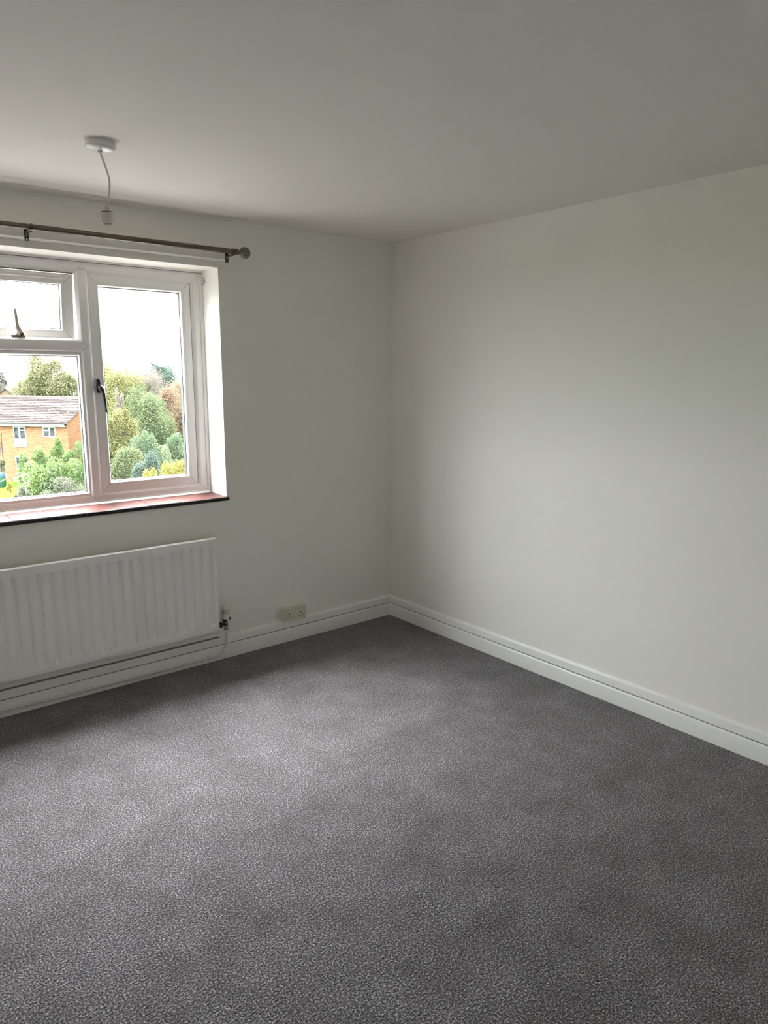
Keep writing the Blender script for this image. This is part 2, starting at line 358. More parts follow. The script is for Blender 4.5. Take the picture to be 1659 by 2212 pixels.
# top-hung fanlight, open a little at the bottom: built about its top edge, then tilted
FR = (MUL2[1]+.018, MUL[0]-.018, TRN[1]+.003, 2.0395); fz = FR[3]
def shifted(o): return o
fan = MB(); w = .042
rect = (FR[0], FR[1], FR[2]-fz, 0.0)
fan.ring(rect, [(0, YS+.001), (.001, YS), (w, YS), (w, YS+.05), (0, YS+.05)])
fano = fan.build('fanlight_sash', 'upvc', win); fano['label'] = 'small top-hung fanlight sash, tilted open'
mitres(fano, rect, w, YS)
bead_and_glass(fano, (rect[0]+w, rect[1]-w, rect[2]+w*.80, rect[3]-w*.88), YS, .020)
# trickle vent on its top rail
v = MB(); v.box(rect[0]+.05, rect[1]-.048, YS-.008, YS+.001, -.027, -.009); vt = v.build('trickle_vent', 'upvc', fano, bevel=.003)
v = MB(); v.box(rect[0]+.055, rect[1]-.110, YS-.0115, YS-.007, -.0245, -.0115); v.build('vent_slide', 'white_plastic', fano, bevel=.0015)
v = MB(); v.box(rect[1]-.108, rect[1]-.060, YS-.0115, YS-.007, -.0245, -.0115); v.build('vent_slide', 'white_plastic', fano, bevel=.0015)
MB().box(FR[0]-.004, FR[1]+.004, YS+.006, YS+.012, 2.0385, 2.0475).build('seal_and_gap_shade', 'joint', win, smooth=0)  # grey strip paints the shadow in the gap above the fanlight sash
TILT = math.radians(7.0)
fano.matrix_local = Matrix.Translation((0, 0, fz)) @ Matrix.Translation((0, YS+.03, 0)) @ Matrix.Rotation(TILT, 4, 'X') @ Matrix.Translation((0, -YS-.03, 0))
# stays holding it open
for sx in (FR[1]-.004, FR[0]+.004):
    MB().tube([(sx, .235, TRN[1]+.13), (sx, .262, TRN[1]+.02)], .004, 8).build('stay', 'chrome', win)

# fanlight handle, standing up at an angle
h = empty('fanlight_handle'); h.parent = win; h['label'] = 'worn cream fanlight handle with a grey key lock'
b = MB(); b.lathe([(.0, -.001), (.0135, 0), (.0135, .012), (.0, .013)], (-2.086, .196, 1.7495), 'y', 20, cap=False)
b.box(-2.121, -2.060, .200, .210, 1.7335, 1.7445); b.build('handle_base', 'worn_grey', h, bevel=.002)
MB().tube(smoothpts([(-2.086, .183, 1.750), (-2.0925, .172, 1.764), (-2.099, .163, 1.778), (-2.1025, .158, 1.80), (-2.1045, .156, 1.83), (-2.106, .156, 1.858)], 4),
          [.0135]*4+[.0115]*4+[.0085]*4+[.0070]*4+[.0066]*4+[.0060], 14).build('lever', 'worn', h, smooth=60)
MB().lathe([(.0, -.003), (.0085, -.0025), (.0085, .004), (.0, .005)], (-2.083, .1695, 1.7455), 'y', 18, cap=False).build('key_lock', 'black', h)
MB().lathe([(.0035, -.0005), (.0052, -.0012), (.0052, .001), (.0035, .001)], (-2.083, .1660, 1.7455), 'y', 18, cap=False).build('lock_ring', 'chrome', h)

# casement handles: oval rose on the stile, cranked lever hanging down
def casement_handle(mx):
    X = (lambda x: x) if not mx else mirror
    h = empty('casement_handle'); h.parent = win; h['label'] = 'dark bronze casement handle pointing down'
    b = MB(); n = 28; pr = []
    for i in range(n):
        a = 2*math.pi*i/n; ww, hh = .0100, .0360
        pr.append((X(-1.7435)+ww*math.copysign(abs(math.cos(a))**.75, math.cos(a)), 1.508+hh*math.copysign(abs(math.sin(a))**.6, math.sin(a))))
    b.extr_y(pr, .189, .2035); b.build('handle_base', 'bronze', h, bevel=.003)
    MB().tube(smoothpts([(X(-1.7435), .193, 1.502), (X(-1.7425), .178, 1.501), (X(-1.740), .165, 1.495), (X(-1.7365), .158, 1.478), (X(-1.733), .156, 1.455), (X(-1.730), .155, 1.42), (X(-1.728), .155, 1.378)], 4),
              [.013]*4+[.0138]*4+[.0125]*4+[.0092]*4+[.0080]*4+[.0074]*4+[.0068], 14).build('lever', 'bronze', h, smooth=60)
    MB().lathe([(.0, -.003), (.0082, -.0025), (.0082, .006), (.0, .007)], (X(-1.7445), .1545, 1.494), 'y', 18, cap=False).build('key_lock', 'black', h)
    MB().lathe([(.0028, -.0005), (.0046, -.0012), (.0046, .001), (.0028, .001)], (X(-1.7450), .1510, 1.4965), 'y', 18, cap=False).build('lock_ring', 'chrome', h)
casement_handle(False); casement_handle(True)

# quarry tile sill
sill = MB().box(XL, XR, .0, .1865, .8895, .9095).build('window_sill', 'grout', win, smooth=0)
sill['label'] = 'window sill of glazed red quarry tiles'
fronts = [-1.1545, -1.268, -1.4300, -1.5890, -1.7485, -1.9085, -2.0680, -2.2280, -2.388, -2.548, -2.708, -2.868, -3.045]
rng = random.Random(4)
for i in range(len(fronts)-1):
    x1, x0 = fronts[i]-.0012, fronts[i+1]+.0012
    if i == 0: x1 = -1.1545
    dz = rng.uniform(-.0006, .0006); b = MB(); yb, yf = .172, -.013
    xb1, xb0 = min(x1, XR-.001), max(x0, XL+.001)
    pr = [(yf, .8985), (yf, .9085), (yf+.004, .9125+dz), (yb, .9155+dz), (yb, .9000), (.001, .8985)]
    # the part inside the opening and the nosing that laps over the wall face
    b.extr_x([(.0005, .9000), (.0005, .9127+dz), (yb, .9155+dz), (yb, .9000)], xb0, xb1)
    b.extr_x([(.0, .8935), (yf+.001, .8945), (yf, .9085), (yf+.004, .9122+dz), (.0007, .9129+dz)], x0, x1)
    o = b.build('tile', 'tile', sill, bevel=.0008)
    o.data.materials.append(MT['tile_edge'])
    for p in o.data.polygons:
        c_ = p.center
        if c_.y < .0003 and (p.normal.y < -.6 or p.normal.z < -.3 or p.normal.x > .7): p.material_index = 1

# chalky finger marks on the fixed pane
def gpt(px, py, y=YF+.006+.0172):
    d = ray(px, py); k = (y-CAM[1])/d[1]; return CAM + k*d
def marks():
    b = MB()
    def stroke(pts, s, ox, oy, wd=.0028):
        P = [gpt(ox+x/s, oy+y/s) for x, y in pts]; P = smoothpts(P, 4); v = []
        for i, p in enumerate(P):
            tt = (P[min(i+1, len(P)-1)]-P[max(i-1, 0)]); tt.y = 0; tt.normalize(); nn = Vector((-tt.z, 0, tt.x)); q = wd*(.8+.35*math.sin(i*1.7))
            v += [p-nn*q, p+nn*q]
        b.add(v, [(2*i, 2*i+1, 2*i+3, 2*i+2) for i in range(len(P)-1)])
    A = (13.83, 0, 930)
    stroke([(-150, 1330), (-60, 1275), (40, 1258), (130, 1275), (195, 1330), (205, 1390), (150, 1450), (60, 1500), (0, 1520), (-80, 1490)], *A, .0036)
    stroke([(480, 1290), (560, 1265), (640, 1280), (660, 1320), (610, 1360), (520, 1390), (450, 1430), (440, 1470), (500, 1500), (590, 1490)], *A, .0038)
    stroke([(375, 1420), (405, 1430)], *A, .004)
    stroke([(735, 1270), (700, 1340), (690, 1430), (720, 1520), (780, 1560), (840, 1530), (875, 1450), (860, 1350), (800, 1300), (740, 1310)], *A, .0038)
    stroke([(850, 1600), (785, 1650), (775, 1750), (790, 1900)], *A, .0025)
    B = (8.295, 0, 840)
    stroke([(855, 1440), (880, 1490), (920, 1515), (980, 1500), (1000, 1440), (995, 1340), (985, 1310)], *B, .0026)
    stroke([(1000, 1500), (1000, 1560)], *B, .0024); stroke([(850, 1310), (852, 1335)], *B, .003); stroke([(1075, 1400), (1072, 1440)], *B, .003)
    stroke([(1075, 1260), (1085, 1280)], *B, .0035); stroke([(1368, 1310), (1375, 1400), (1372, 1480), (1352, 1530)], *B, .002)
    stroke([(790, 1725), (850, 1690), (895, 1690), (902, 1735), (865, 1772)], *B, .0022); stroke([(803, 1680), (790, 1785)], *B, .0022)
    stroke([(905, 1640), (930, 1605), (960, 1625), (940, 1650), (1000, 1625), (1060, 1600)], *B, .0022)
    stroke([(960, 1740), (1000, 1730), (1040, 1690), (1060, 1680)], *B, .002)
    stroke([(1190, 1640), (1220, 1600), (1150, 1610)], *B, .002)
    r_ = random.Random(3)
    for k in range(26):                                   # dried drips
        x, y = r_.uniform(260, 1500), r_.uniform(1640, 1840); l = r_.uniform(15, 70)
        stroke([(x, y), (x+r_.uniform(-4, 4), y+l)], *B, r_.uniform(.0007, .0014))
    return b
mo = marks().build('glass_smear', 'smear', win, smooth=0); mo['label'] = 'chalky handwritten marks smeared on the glass'

# left-over blind bracket in the corner of the reveal
br = tag(empty('blind_bracket'), 'small clear blind bracket screwed inside the window reveal', 'bracket')
n = 20; pr = [(.189, 2.032)] + [(.176-.026*math.sin(math.pi*i/n), 2.0515-.0195*math.cos(math.pi*i/n)) for i in range(n+1)] + [(.189, 2.071)]
b = MB(); b.extr_x(pr, XR-.003, XR); b.build('plate', 'upvc', br)
arc = [(XR-.004, .176-.026*math.sin(math.pi*i/n), 2.0515-.0195*math.cos(math.pi*i/n)) for i in range(n+1)]
MB().tube(arc, .0016, 8).build('rim', 'worn_grey', br)
MB().tube([(XR-.004, .150, 2.050), (XR-.004, .165, 2.050)], .0016, 8).build('slot', 'joint', br)
b = MB(); b.box(XR-.028, XR-.0005, .178, .1835, 2.032, 2.071); b.build('side_flange', 'upvc', br, bevel=.0015)
for z in (2.061, 2.043): MB().lathe([(0, -.001), (.0034, -.001), (.0034, .002), (0, .002)], (XR-.006, .1775, z), 'y', 14, cap=False).build('screw_hole', 'hole', br)

# ---------------------------------------------------------------- curtain pole
po = tag(empty('curtain_pole'), 'antique brass curtain pole with a crackled ball finial above the window', 'curtain pole')
ZP, YP = 2.178, -.09
MB().lathe([(.0112, 0), (.0112, 1.03)], (-3.10, YP, ZP), 'x', 24).build('pole', 'pewter', po)
MB().lathe([(.0122, 0), (.0122, .952)], (-2.070, YP, ZP), 'x', 24).build('outer_pole', 'pewter', po)
MB().lathe([(.0128, 0), (.0142, .001), (.0142, .010), (.0128, .011)], (-2.074, YP, ZP), 'x', 24).build('joint_ring', 'pewter', po)
for sx, x in ((1, -1.122), (-1, -3.078)):
    pr = [(.0128, 0), (.015, .001), (.015, .015), (.0128, .017), (.0128, .019), (.0145, .020), (.0145, .027), (.011, .030), (.010, .038)]
    MB().lathe([(r, sx*q) for r, q in pr], (x, YP, ZP), 'x', 24).build('end_collar', 'pewter', po)
    pr = [(.0285*math.sin(math.pi*i/16), -.0285*math.cos(math.pi*i/16)) for i in range(17)]
    MB().lathe(pr, (x+sx*.066, YP, ZP), 'x', 28, cap=False).build('finial', 'finial', po, smooth=60)
for x in (-2.075, -1.124, -3.076):
    b = MB(); b.box(x-.0085, x+.0085, -.0255, -.0215, 2.131, 2.190)
    b.box(x-.0075, x+.0075, -.088, -.024, 2.1590, 2.1625)
    arc = []
    n = 12
    pr = [(-.09-.0155*math.sin(a), ZP-.0155*math.cos(a)) for a in np.linspace(-1.7, 1.7, n)] + [(-.09-.0132*math.sin(a), ZP-.0132*math.cos(a)) for a in np.linspace(1.7, -1.7, n)]
    b.extr_x(pr, x-.0075, x+.0075)
    bo = b.build('bracket', 'bronze', po)
    for z in (2.137, 2.152): MB().lathe([(0, -.0012), (.0042, -.001), (.0042, .001), (0, .001)], (x, -.0258, z), 'y', 12, cap=False).build('screw', 'chrome' if z < 2.14 else 'switch', bo)
tag(MB().lathe([(0, -.0012), (.0035, -.001), (.0035, .0012), (0, .0012)], tuple(gpt(55, 484, -.0215)), 'y', 12, cap=False).build('screw_head', 'black'), 'tiny black screw head in the batten just above the pole', 'screw')
d_ = ray(1329, 548); k_ = -CAM[0]/d_[0]; q_ = CAM+k_*d_
MB().lathe([(0, -.0006), (.0022, -.0005), (.0022, .0006), (0, .0006)], (q_[0], q_[1], q_[2]), 'x', 10, cap=False).build('nail_hole', 'joint', bpy.data.objects['wall_right'])

# ---------------------------------------------------------------- pendant light
pe = tag(empty('pendant_light'), 'white ceiling rose with a bare lampholder hanging on a short bent flex', 'pendant light')
RC = (-2.020, -.853)
MB().lathe([(.0, 0), (.048, 0), (.0495, -.004), (.049, -.020), (.0465, -.0225), (.034, -.0275), (.016, -.030), (.0, -.031)], (*RC, H), 'z', 40, cap=False).build('ceiling_rose', 'white_plastic', pe, smooth=30)
MB().lathe([(.0, 0), (.0085, 0), (.0085, -.008), (.006, -.010), (0, -.010)], (RC[0]-.003, RC[1]-.004, H-.028), 'z', 16, cap=False).build('cord_grip', 'white_plastic', pe)
YC = -.86
cordp = [(-2.0255, YC, 2.324), (-2.024, YC, 2.312), (-2.0165, YC, 2.2916), (-2.0045, YC, 2.2535), (-1.9990, YC, 2.2243), (-2.0025, YC, 2.1890), (-2.0085, YC, 2.1620), (-2.0105, YC, 2.145)]
MB().tube(smoothpts(cordp, 6), .0034, 12).build('flex', 'cord', pe, smooth=60)
hc = (-2.0145, YC, 2.083)
MB().lathe([(.0, .076), (.0055, .075), (.007, .066), (.012, .052), (.0175, .041), (.0178, .038), (.0, .038)], hc, 'z', 28, cap=False).build('holder_cap', 'holder', pe)
MB().lathe([(.0, .036), (.0192, .036), (.0192, .0395), (.0, .0395)], hc, 'z', 28, cap=False).build('ring', 'black', pe)
MB().lathe([(.0, .037), (.0196, .037), (.0198, .003), (.0198, .0), (.0172, .0), (.0172, .02), (.0, .021)], hc, 'z', 28, cap=False).build('lampholder', 'holder', pe)
MB().lathe([(.0, .019), (.0168, .019), (.0168, .021), (0, .021)], hc, 'z', 20, cap=False).build('contact_plate', 'valve_dark', pe)

# ---------------------------------------------------------------- radiator
ra = tag(empty('radiator'), 'white ribbed panel radiator on the wall below the window sill', 'radiator')
RXR, RXL, RZ0, RZ1, RYF = -1.2795, -2.9205, .188, .7115, -.090
xs = [RXL, RXL+.003, RXL+.012]
pitch, first = .0530, -1.3292
dep = {}
lefts = []
n = 0
while first-pitch*n > RXL+.03: lefts.append(first-pitch*n); n += 1
for l in sorted(lefts):
    for dx, d in ((0, 0), (.0008, .10), (.0040, .90), (.0055, 1), (.0165, 1), (.0190, .90), (.0255, .10), (.0275, 0)):
        xs.append(l+dx); dep[round(l+dx, 6)] = d
xs += [RXR-.010, RXR-.003, RXR]
zs = [(RZ0, 0), (RZ0+.004, 0), (RZ0+.0165, 0), (RZ0+.0180, 0), (RZ0+.0195, 0), (RZ0+.034, 0), (.224, 0), (.227, .10), (.240, .90), (.243, 1), (.45, 1), (.661, 1), (.6625, .90), (.668, .10), (.670, 0), (RZ1-.012, 0), (RZ1-.003, 0), (RZ1, 0)]
V = []; F = []
for iz, (z, fz_) in enumerate(zs):
    for ix, x in enumerate(xs):
        y = RYF + .0170*dep.get(round(x, 6), 0)*fz_
        if iz == 0 or iz == len(zs)-1: y += .004
        if ix == 0 or ix == len(xs)-1: y += .004
        if iz == 3: y += .0022
        if iz < 3: y -= .0005
        V.append((x, y, z))
nx, nzz = len(xs), len(zs)
for i in range(nzz-1):
    for k in range(nx-1): F.append((i*nx+k, i*nx+k+1, (i+1)*nx+k+1, (i+1)*nx+k))
# returns to a back face
edge = [k for k in range(nx)] + [i*nx+nx-1 for i in range(1, nzz)] + [(nzz-1)*nx+k for k in range(nx-2, -1, -1)] + [i*nx for i in range(nzz-2, 0, -1)]
base = len(V)
for e_ in edge: V.append((V[e_][0], RYF+.025, V[e_][2]))
for i in range(len(edge)): F.append((edge[i], base+i, base+(i+1) % len(edge), edge[(i+1) % len(edge)]))
F.append(tuple(range(base, base+len(edge))))
MB().add(V, F).build('front_panel', 'radiator', ra, smooth=50)
b = MB(); b.box(RXL+.006, RXR-.004, RYF+.025, RYF+.036, RZ0+.012, RZ1-.014); b.build('rear_panel', 'radiator', ra, bevel=.004)
for x in (-1.55, -2.65):
    b = MB(); b.box(x-.015, x+.015, RYF+.030, -.0005, .27, .66); b.build('wall_bracket', 'radiator', ra)
for x in (RXR-.012, RXL+.012):
    pass
# thermostatic valve
tv = tag(empty('radiator_valve'), 'cream thermostatic valve on a dark body at the end of the radiator', 'valve')
vx, vy = -1.2265, -.058
MB().lathe([(.0, .3135), (.008, .313), (.0135, .309), (.0155, .302), (.0165, .290), (.0185, .275), (.0198, .268), (.0200, .246), (.0188, .2435), (.0, .2435)], (vx, vy, 0), 'z', 32, cap=False).build('thermostat_head', 'cream', tv)
for z, r in ((.2975, .0163), (.2915, .0167), (.2855, .0174), (.2795, .0182), (.2735, .0190)):
    b = MB()
    for a0 in np.linspace(0, 2*math.pi, 6, endpoint=False):
        pts = [(vx+(r+.0002)*math.cos(a), vy+(r+.0002)*math.sin(a), z) for a in np.linspace(a0, a0+.82, 7)]
        b.tube(pts, .0011, 6)
    b.build('vent_slot', 'black', tv)
MB().lathe([(.0, .2445), (.0205, .2445), (.0212, .238), (.0180, .228), (.0150, .226), (.0, .226)], (vx, vy, 0), 'z', 28, cap=False).build('collar', 'valve_dark', tv)
MB().lathe([(0, -.003), (.006, -.003), (.006, .010), (0, .012)], (vx+.021, vy-.004, .2385), 'z', 10, cap=False).build('pointer', 'valve_dark', tv)
MB().box(vx-.002, vx+.008, vy-.024, vy-.016, .229, .2455).build('marker', 'cream', tv, bevel=.001)
MB().lathe([(0, .228), (.011, .227), (.013, .221), (.011, .215), (.0105, .209), (.0128, .207), (.0128, .201), (.0095, .199), (.0095, .195), (0, .194)], (vx, vy, 0), 'z', 20, cap=False).build('valve_body', 'chrome', tv, smooth=25)
MB().lathe([(.0, .197), (.0145, .1965), (.0150, .183), (.0110, .179), (0, .179)], (vx, vy, 0), 'z', 6, cap=False).build('lower_nut', 'worn_grey', tv, smooth=20)
MB().lathe([(.010, 0), (.010, -.028), (.0165, -.028), (.0165, -.042), (.010, -.043), (.010, -.062)], (vx, vy, .214), 'x', 14).build('tail_nut', 'valve_dark', tv, smooth=20)
# pipe down to the skirting and along it
pi_ = tag(empty('heating_pipe'), 'cream painted heating pipe clipped along the skirting under the radiator', 'pipe')
pp = [(vx, vy, .182), (vx, vy, .150), (vx, vy+.004, .115), (vx, -.046, .090), (vx-.004, -.0375, .068), (vx-.019, -.0345, .047), (vx-.045, -.0340, .034), (vx-.085, -.0340, .0305), (-1.60, -.0340, .031), (-2.07, -.034, .0335), (-2.4, -.034, .040), (-2.90, -.034, .044), (-4.17, -.034, .046)]
MB().tube(smoothpts(pp, 6), .0073, 14).build('pipe', 'pipe', pi_, smooth=60)
for x in (-1.325, -2.07, -2.75):
    z = .031 if x > -2 else (.0335 if x > -2.5 else .044)
    b = MB(); pr = [(-.0345-.0098*math.cos(a), z+.0098*math.sin(a)) for a in np.linspace(-1.9, 1.9, 14)] + [(-.0255, z+.010), (-.0248, z+.013), (-.0248, z-.013), (-.0255, z-.010)]
    b.extr_x(pr, x-.007, x+.007); b.build('pipe_clip', 'pipe', pi_)

lv = tag(empty('lockshield_valve'), 'small capped lockshield valve at the far end of the radiator from the thermostat', 'valve')
lx = RXL-.045
MB().lathe([(0, .262), (.010, .261), (.0125, .250), (.0125, .232), (0, .231)], (lx, vy, 0), 'z', 20, cap=False).build('cap', 'cream', lv)
MB().lathe([(0, .233), (.011, .232), (.013, .221), (.0105, .209), (.0128, .205), (.0128, .193), (0, .192)], (lx, vy, 0), 'z', 20, cap=False).build('valve_body', 'chrome', lv)
MB().lathe([(.010, 0), (.010, .020), (.0165, .020), (.0165, .034), (.010, .035), (.010, .052)], (lx, vy, .214), 'x', 14).build('tail_nut', 'valve_dark', lv)
MB().tube([(lx, vy, .195), (lx, vy, .0)], .0073, 14).build('riser_pipe', 'pipe', lv)

# ---------------------------------------------------------------- double socket
so = tag(empty('double_socket'), 'yellowed double wall socket resting on the skirting', 'socket')
SX0, SX1, SZ0, SZ1, SYF = -.8420, -.6905, .1265, .2075, -.0395
b = MB(); b.box(SX0+.001, SX1-.001, -.029, 0, SZ0+.0005, SZ1-.0005); b.build('back_box', 'socket', so, bevel=.002)
b = MB(); b.box(SX0, SX1, SYF, -.028, SZ0, SZ1); b.build('face_plate', 'socket', so, bevel=.0025)
cx, cz = (SX0+SX1)/2, (SZ0+SZ1)/2
def sockpt(px, py): return gpt(600+px/20.74, 1290+py/20.74, SYF)
for k in (-1, 1):
    ox = cx+k*.0405
    for dx, dz, w_, h_ in ((0, .0065, .0048, .0098), (-.0105, -.0145, .0074, .0052), (.0105, -.0145, .0074, .0052)):
        MB().box(ox+dx-w_/2, ox+dx+w_/2, SYF-.0004, SYF+.004, cz+dz-h_/2, cz+dz+h_/2).build('pin_slot', 'hole', so, smooth=0)
for k in (-1, 1):
    MB().lathe([(0, -.0006), (.0030, -.0005), (.0030, .002), (0, .002)], (cx+k*.0605, SYF, cz), 'y', 14, cap=False).build('fixing_screw', 'joint', so)
for k, tilt in ((-1, .35), (1, -.12)):
    sx = cx+k*.0085-.001
    b = MB(); b.extr_x([(SYF+.002, cz+.0015), (SYF-.0012-.0045*max(tilt, 0)*2, cz+.002), (SYF-.0035, cz+.012), (SYF-.0010, cz+.021), (SYF+.002, cz+.021)], sx-.0050, sx+.0050)
    b.build('rocker_switch', 'switch', so, bevel=.0006)

# ================================================================ outside
GZ = -7.6
def groundpt(px, py, gz=GZ): d = ray(px, py); k = (gz-CAM[2])/d[2]; return CAM+k*d
def atD(px, D, py=900):
    d = ray(px, py); k = D/math.hypot(d[0], d[1]); return CAM+k*d
MT['grass'] = mat('lawn_grass', (0.0308, 0.0658, 0.0098), .9, noise=(1.2, (0.0504, 0.0868, 0.0140), .3, .7), bump=(20, .6, .05), spec=0)
MT['bounce_ground'] = mat('bounce_ground_concrete', (.105, .10, .09), .9, noise=(.8, (.135, .13, .12), .3, .7))
struct(MB().box(-160, 240, .5, 40, GZ-.4, GZ+.02).build('bounce_ground', 'bounce_ground', smooth=0), 'unseen concrete ground added below the window to bounce light inside')  # added out of view, sends daylight up to the ceiling
lawn = MB().box(-160, 240, 39, 330, GZ-.4, GZ).build('ground', 'grass', smooth=0); struct(lawn, 'lawn and open ground around the houses')

def house_materials():
    m = bpy.data.materials.new('orange_brick'); m.use_nodes = True; n = m.node_tree; b = n.nodes['Principled BSDF']; L = n.links.new
    t = n.nodes.new('ShaderNodeTexCoord'); s = n.nodes.new('ShaderNodeSeparateXYZ'); a = n.nodes.new('ShaderNodeMath'); a.operation = 'ADD'; c = n.nodes.new('ShaderNodeCombineXYZ')
    k = n.nodes.new('ShaderNodeTexBrick'); k.inputs['Color1'].default_value = (.138, .074, .040, 1); k.inputs['Color2'].default_value = (.112, .055, .029, 1); k.inputs['Mortar'].default_value = (.150, .105, .070, 1)
    k.inputs['Scale'].default_value = 1; k.inputs['Brick Width'].default_value = .225; k.inputs['Row Height'].default_value = .075; k.inputs['Mortar Size'].default_value = .011; k.inputs['Bias'].default_value = -.1
    q = n.nodes.new('ShaderNodeTexNoise'); q.inputs['Scale'].default_value = 1; q.inputs['Detail'].default_value = 6
    mq = n.nodes.new('ShaderNodeMapping'); mq.inputs['Scale'].default_value = (1.6, 9, 1)
    r = n.nodes.new('ShaderNodeValToRGB'); r.color_ramp.elements[0].position = .36; r.color_ramp.elements[0].color = (.76, .71, .68, 1); r.color_ramp.elements[1].position = .6; r.color_ramp.elements[1].color = (1.1, 1.08, 1.05, 1)
    mx = n.nodes.new('ShaderNodeMix'); mx.data_type = 'RGBA'; mx.blend_type = 'MULTIPLY'; mx.inputs[0].default_value = 1
    L(t.outputs['Object'], s.inputs[0]); L(s.outputs[0], a.inputs[0]); L(s.outputs[1], a.inputs[1]); L(a.outputs[0], c.inputs[0]); L(s.outputs[2], c.inputs[1]); L(c.outputs[0], k.inputs['Vector'])
    L(c.outputs[0], mq.inputs[0]); L(mq.outputs[0], q.inputs['Vector']); L(q.outputs['Fac'], r.inputs[0]); L(k.outputs[0], mx.inputs[6]); L(r.outputs[0], mx.inputs[7]); L(mx.outputs[2], b.inputs['Base Color']); b.inputs['Roughness'].default_value = .9; b.inputs['Specular IOR Level'].default_value = 0
    MT['brick'] = m
house_materials()
MT['roof'] = mat('weathered_roof_tile', (.042, .034, .032), .8, noise=(3.0, (.066, .056, .053), .3, .72), spec=0)
MT['roof_dark'] = mat('roof_lap_shadow_tile', (.11, .08, .07), .85)
MT['hwhite'] = mat('white_house_trim', (.29, .30, .31), .5, spec=0)
MT['hpanel'] = mat('pale_grey_infill_panel', (.135, .145, .155), .5, spec=0)
MT['hglass'] = mat('house_window_glass', (0.0168, 0.0196, 0.0224), .08, noise=(2.2, (0.0420, 0.0462, 0.0504), .4, .6), spec=.12)
MT['gutter'] = mat('grey_gutter', (0.0280, 0.0280, 0.0308), .5, spec=0)
MT['lichen'] = mat('pale_lichen', (0.0700, 0.0658, 0.0602), .9, spec=0)

# the brick house, local axes: u along the front (to the left), v into the house
HC = atD(144.5, 66.0, 917); HC[2] = 0
az = math.radians(-40.5); U = np.array([math.sin(az), math.cos(az), 0]); Vv = np.array([-U[1], U[0], 0]); Vv = -Vv if Vv @ (HC-CAM) < 0 else Vv
def hpix(px, py, off=0.0):      # pixel -> (u, z) on the front plane shifted by off along v
    d = ray(px, py); P0 = HC+off*Vv; k = ((P0-CAM) @ Vv)/(d @ Vv); P = CAM+k*d; return (P-HC) @ U, P[2]
hs = tag(empty('brick_house'), 'orange brick two-storey house with a brown tiled roof across the lawn', 'house')
hs.matrix_world = Matrix(((U[0], Vv[0], 0, HC[0]), (U[1], Vv[1], 0, HC[1]), (0, 0, 1, 0), (0, 0, 0, 1)))
ZE = hpix(100, 912, -.35)[1]; DEP = 8.4; HL = 24.0
ZR = hpix(100, 857.5, DEP/2)[1]
b = MB(); b.add([(0, 0, GZ), (0, DEP, GZ), (0, DEP, ZE), (0, DEP/2, ZR-.12), (0, 0, ZE), (HL, 0, GZ), (HL, DEP, GZ), (HL, DEP, ZE), (HL, DEP/2, ZR-.12), (HL, 0, ZE)],
               [(0, 1, 2, 3, 4), (9, 8, 7, 6, 5), (0, 4, 9, 5), (4, 3, 8, 9), (3, 2, 7, 8), (2, 1, 6, 7), (1, 0, 5, 6)])
b.build('brick_wall', 'brick', hs, smooth=0)
# roof laid in courses, each lapping the one below
nC = 17; ov = .38; slope = (ZR-ZE)/(DEP/2)
rf = MB(); rl = random.Random(8)
for side in (0, 1):
    for i in range(nC):
        s0 = -ov+(DEP/2+ov)*i/nC; s1 = -ov+(DEP/2+ov)*(i+1.12)/nC
        z0, z1 = ZE+slope*s0, ZE+slope*s1
        y0, y1 = (s0, s1) if side == 0 else (DEP-s0, DEP-s1)
        x = -.16
        segs = np.linspace(-.16, HL+.16, 40)
        for q in range(39):
            j_ = rl.uniform(0, .03)
            rf.add([(segs[q], y0, z0+.085+j_), (segs[q+1], y0, z0+.085+j_), (segs[q+1], y1, z1+.03), (segs[q], y1, z1+.03), (segs[q], y0, z0+.05+j_), (segs[q+1], y0, z0+.05+j_), (segs[q+1], y1, z1-.01), (segs[q], y1, z1-.01)],
                   [(0, 1, 2, 3), (4, 7, 6, 5), (0, 4, 5, 1), (1, 5, 6, 2), (3, 2, 6, 7), (0, 3, 7, 4)])
ro = rf.build('roof', 'roof', hs, smooth=0)
MB().extr_x([(DEP/2-.16, ZR-.03), (DEP/2-.08, ZR+.10), (DEP/2+.08, ZR+.10), (DEP/2+.16, ZR-.03)], -.16, HL+.16).build('ridge_tiles', 'roof', ro, smooth=0)
lk = MB()
for i in range(110):
    u_, s_ = rl.uniform(0, 9), rl.uniform(-.2, DEP/2-.2) ; w_ = rl.uniform(.05, .11); z_ = ZE+slope*s_+.10
    lk.add([(u_, s_, z_), (u_+w_, s_, z_), (u_+w_, s_+.08, z_+.08*slope+.01), (u_, s_+.08, z_+.08*slope+.01)], [(0, 1, 2, 3)])
lo = lk.build('lichen_patch', 'lichen', ro, smooth=0); lo['kind'] = 'stuff'
fa0 = hpix(100, 913.8, -.32)[1]; fa1 = hpix(100, 921.6, -.32)[1]
MB().box(.05, HL, -.34, -.30, fa1, fa0).build('fascia', 'hwhite', hs, smooth=0)
MB().box(.05, HL, -.30, 0, fa1, fa1+.03).build('soffit', 'hwhite', hs, smooth=0)
MB().extr_x([(-.36, fa0+.02), (-.46, fa0+.02), (-.45, fa0-.09), (-.37, fa0-.09)], -.05, HL).build('gutter', 'gutter', hs, smooth=0)
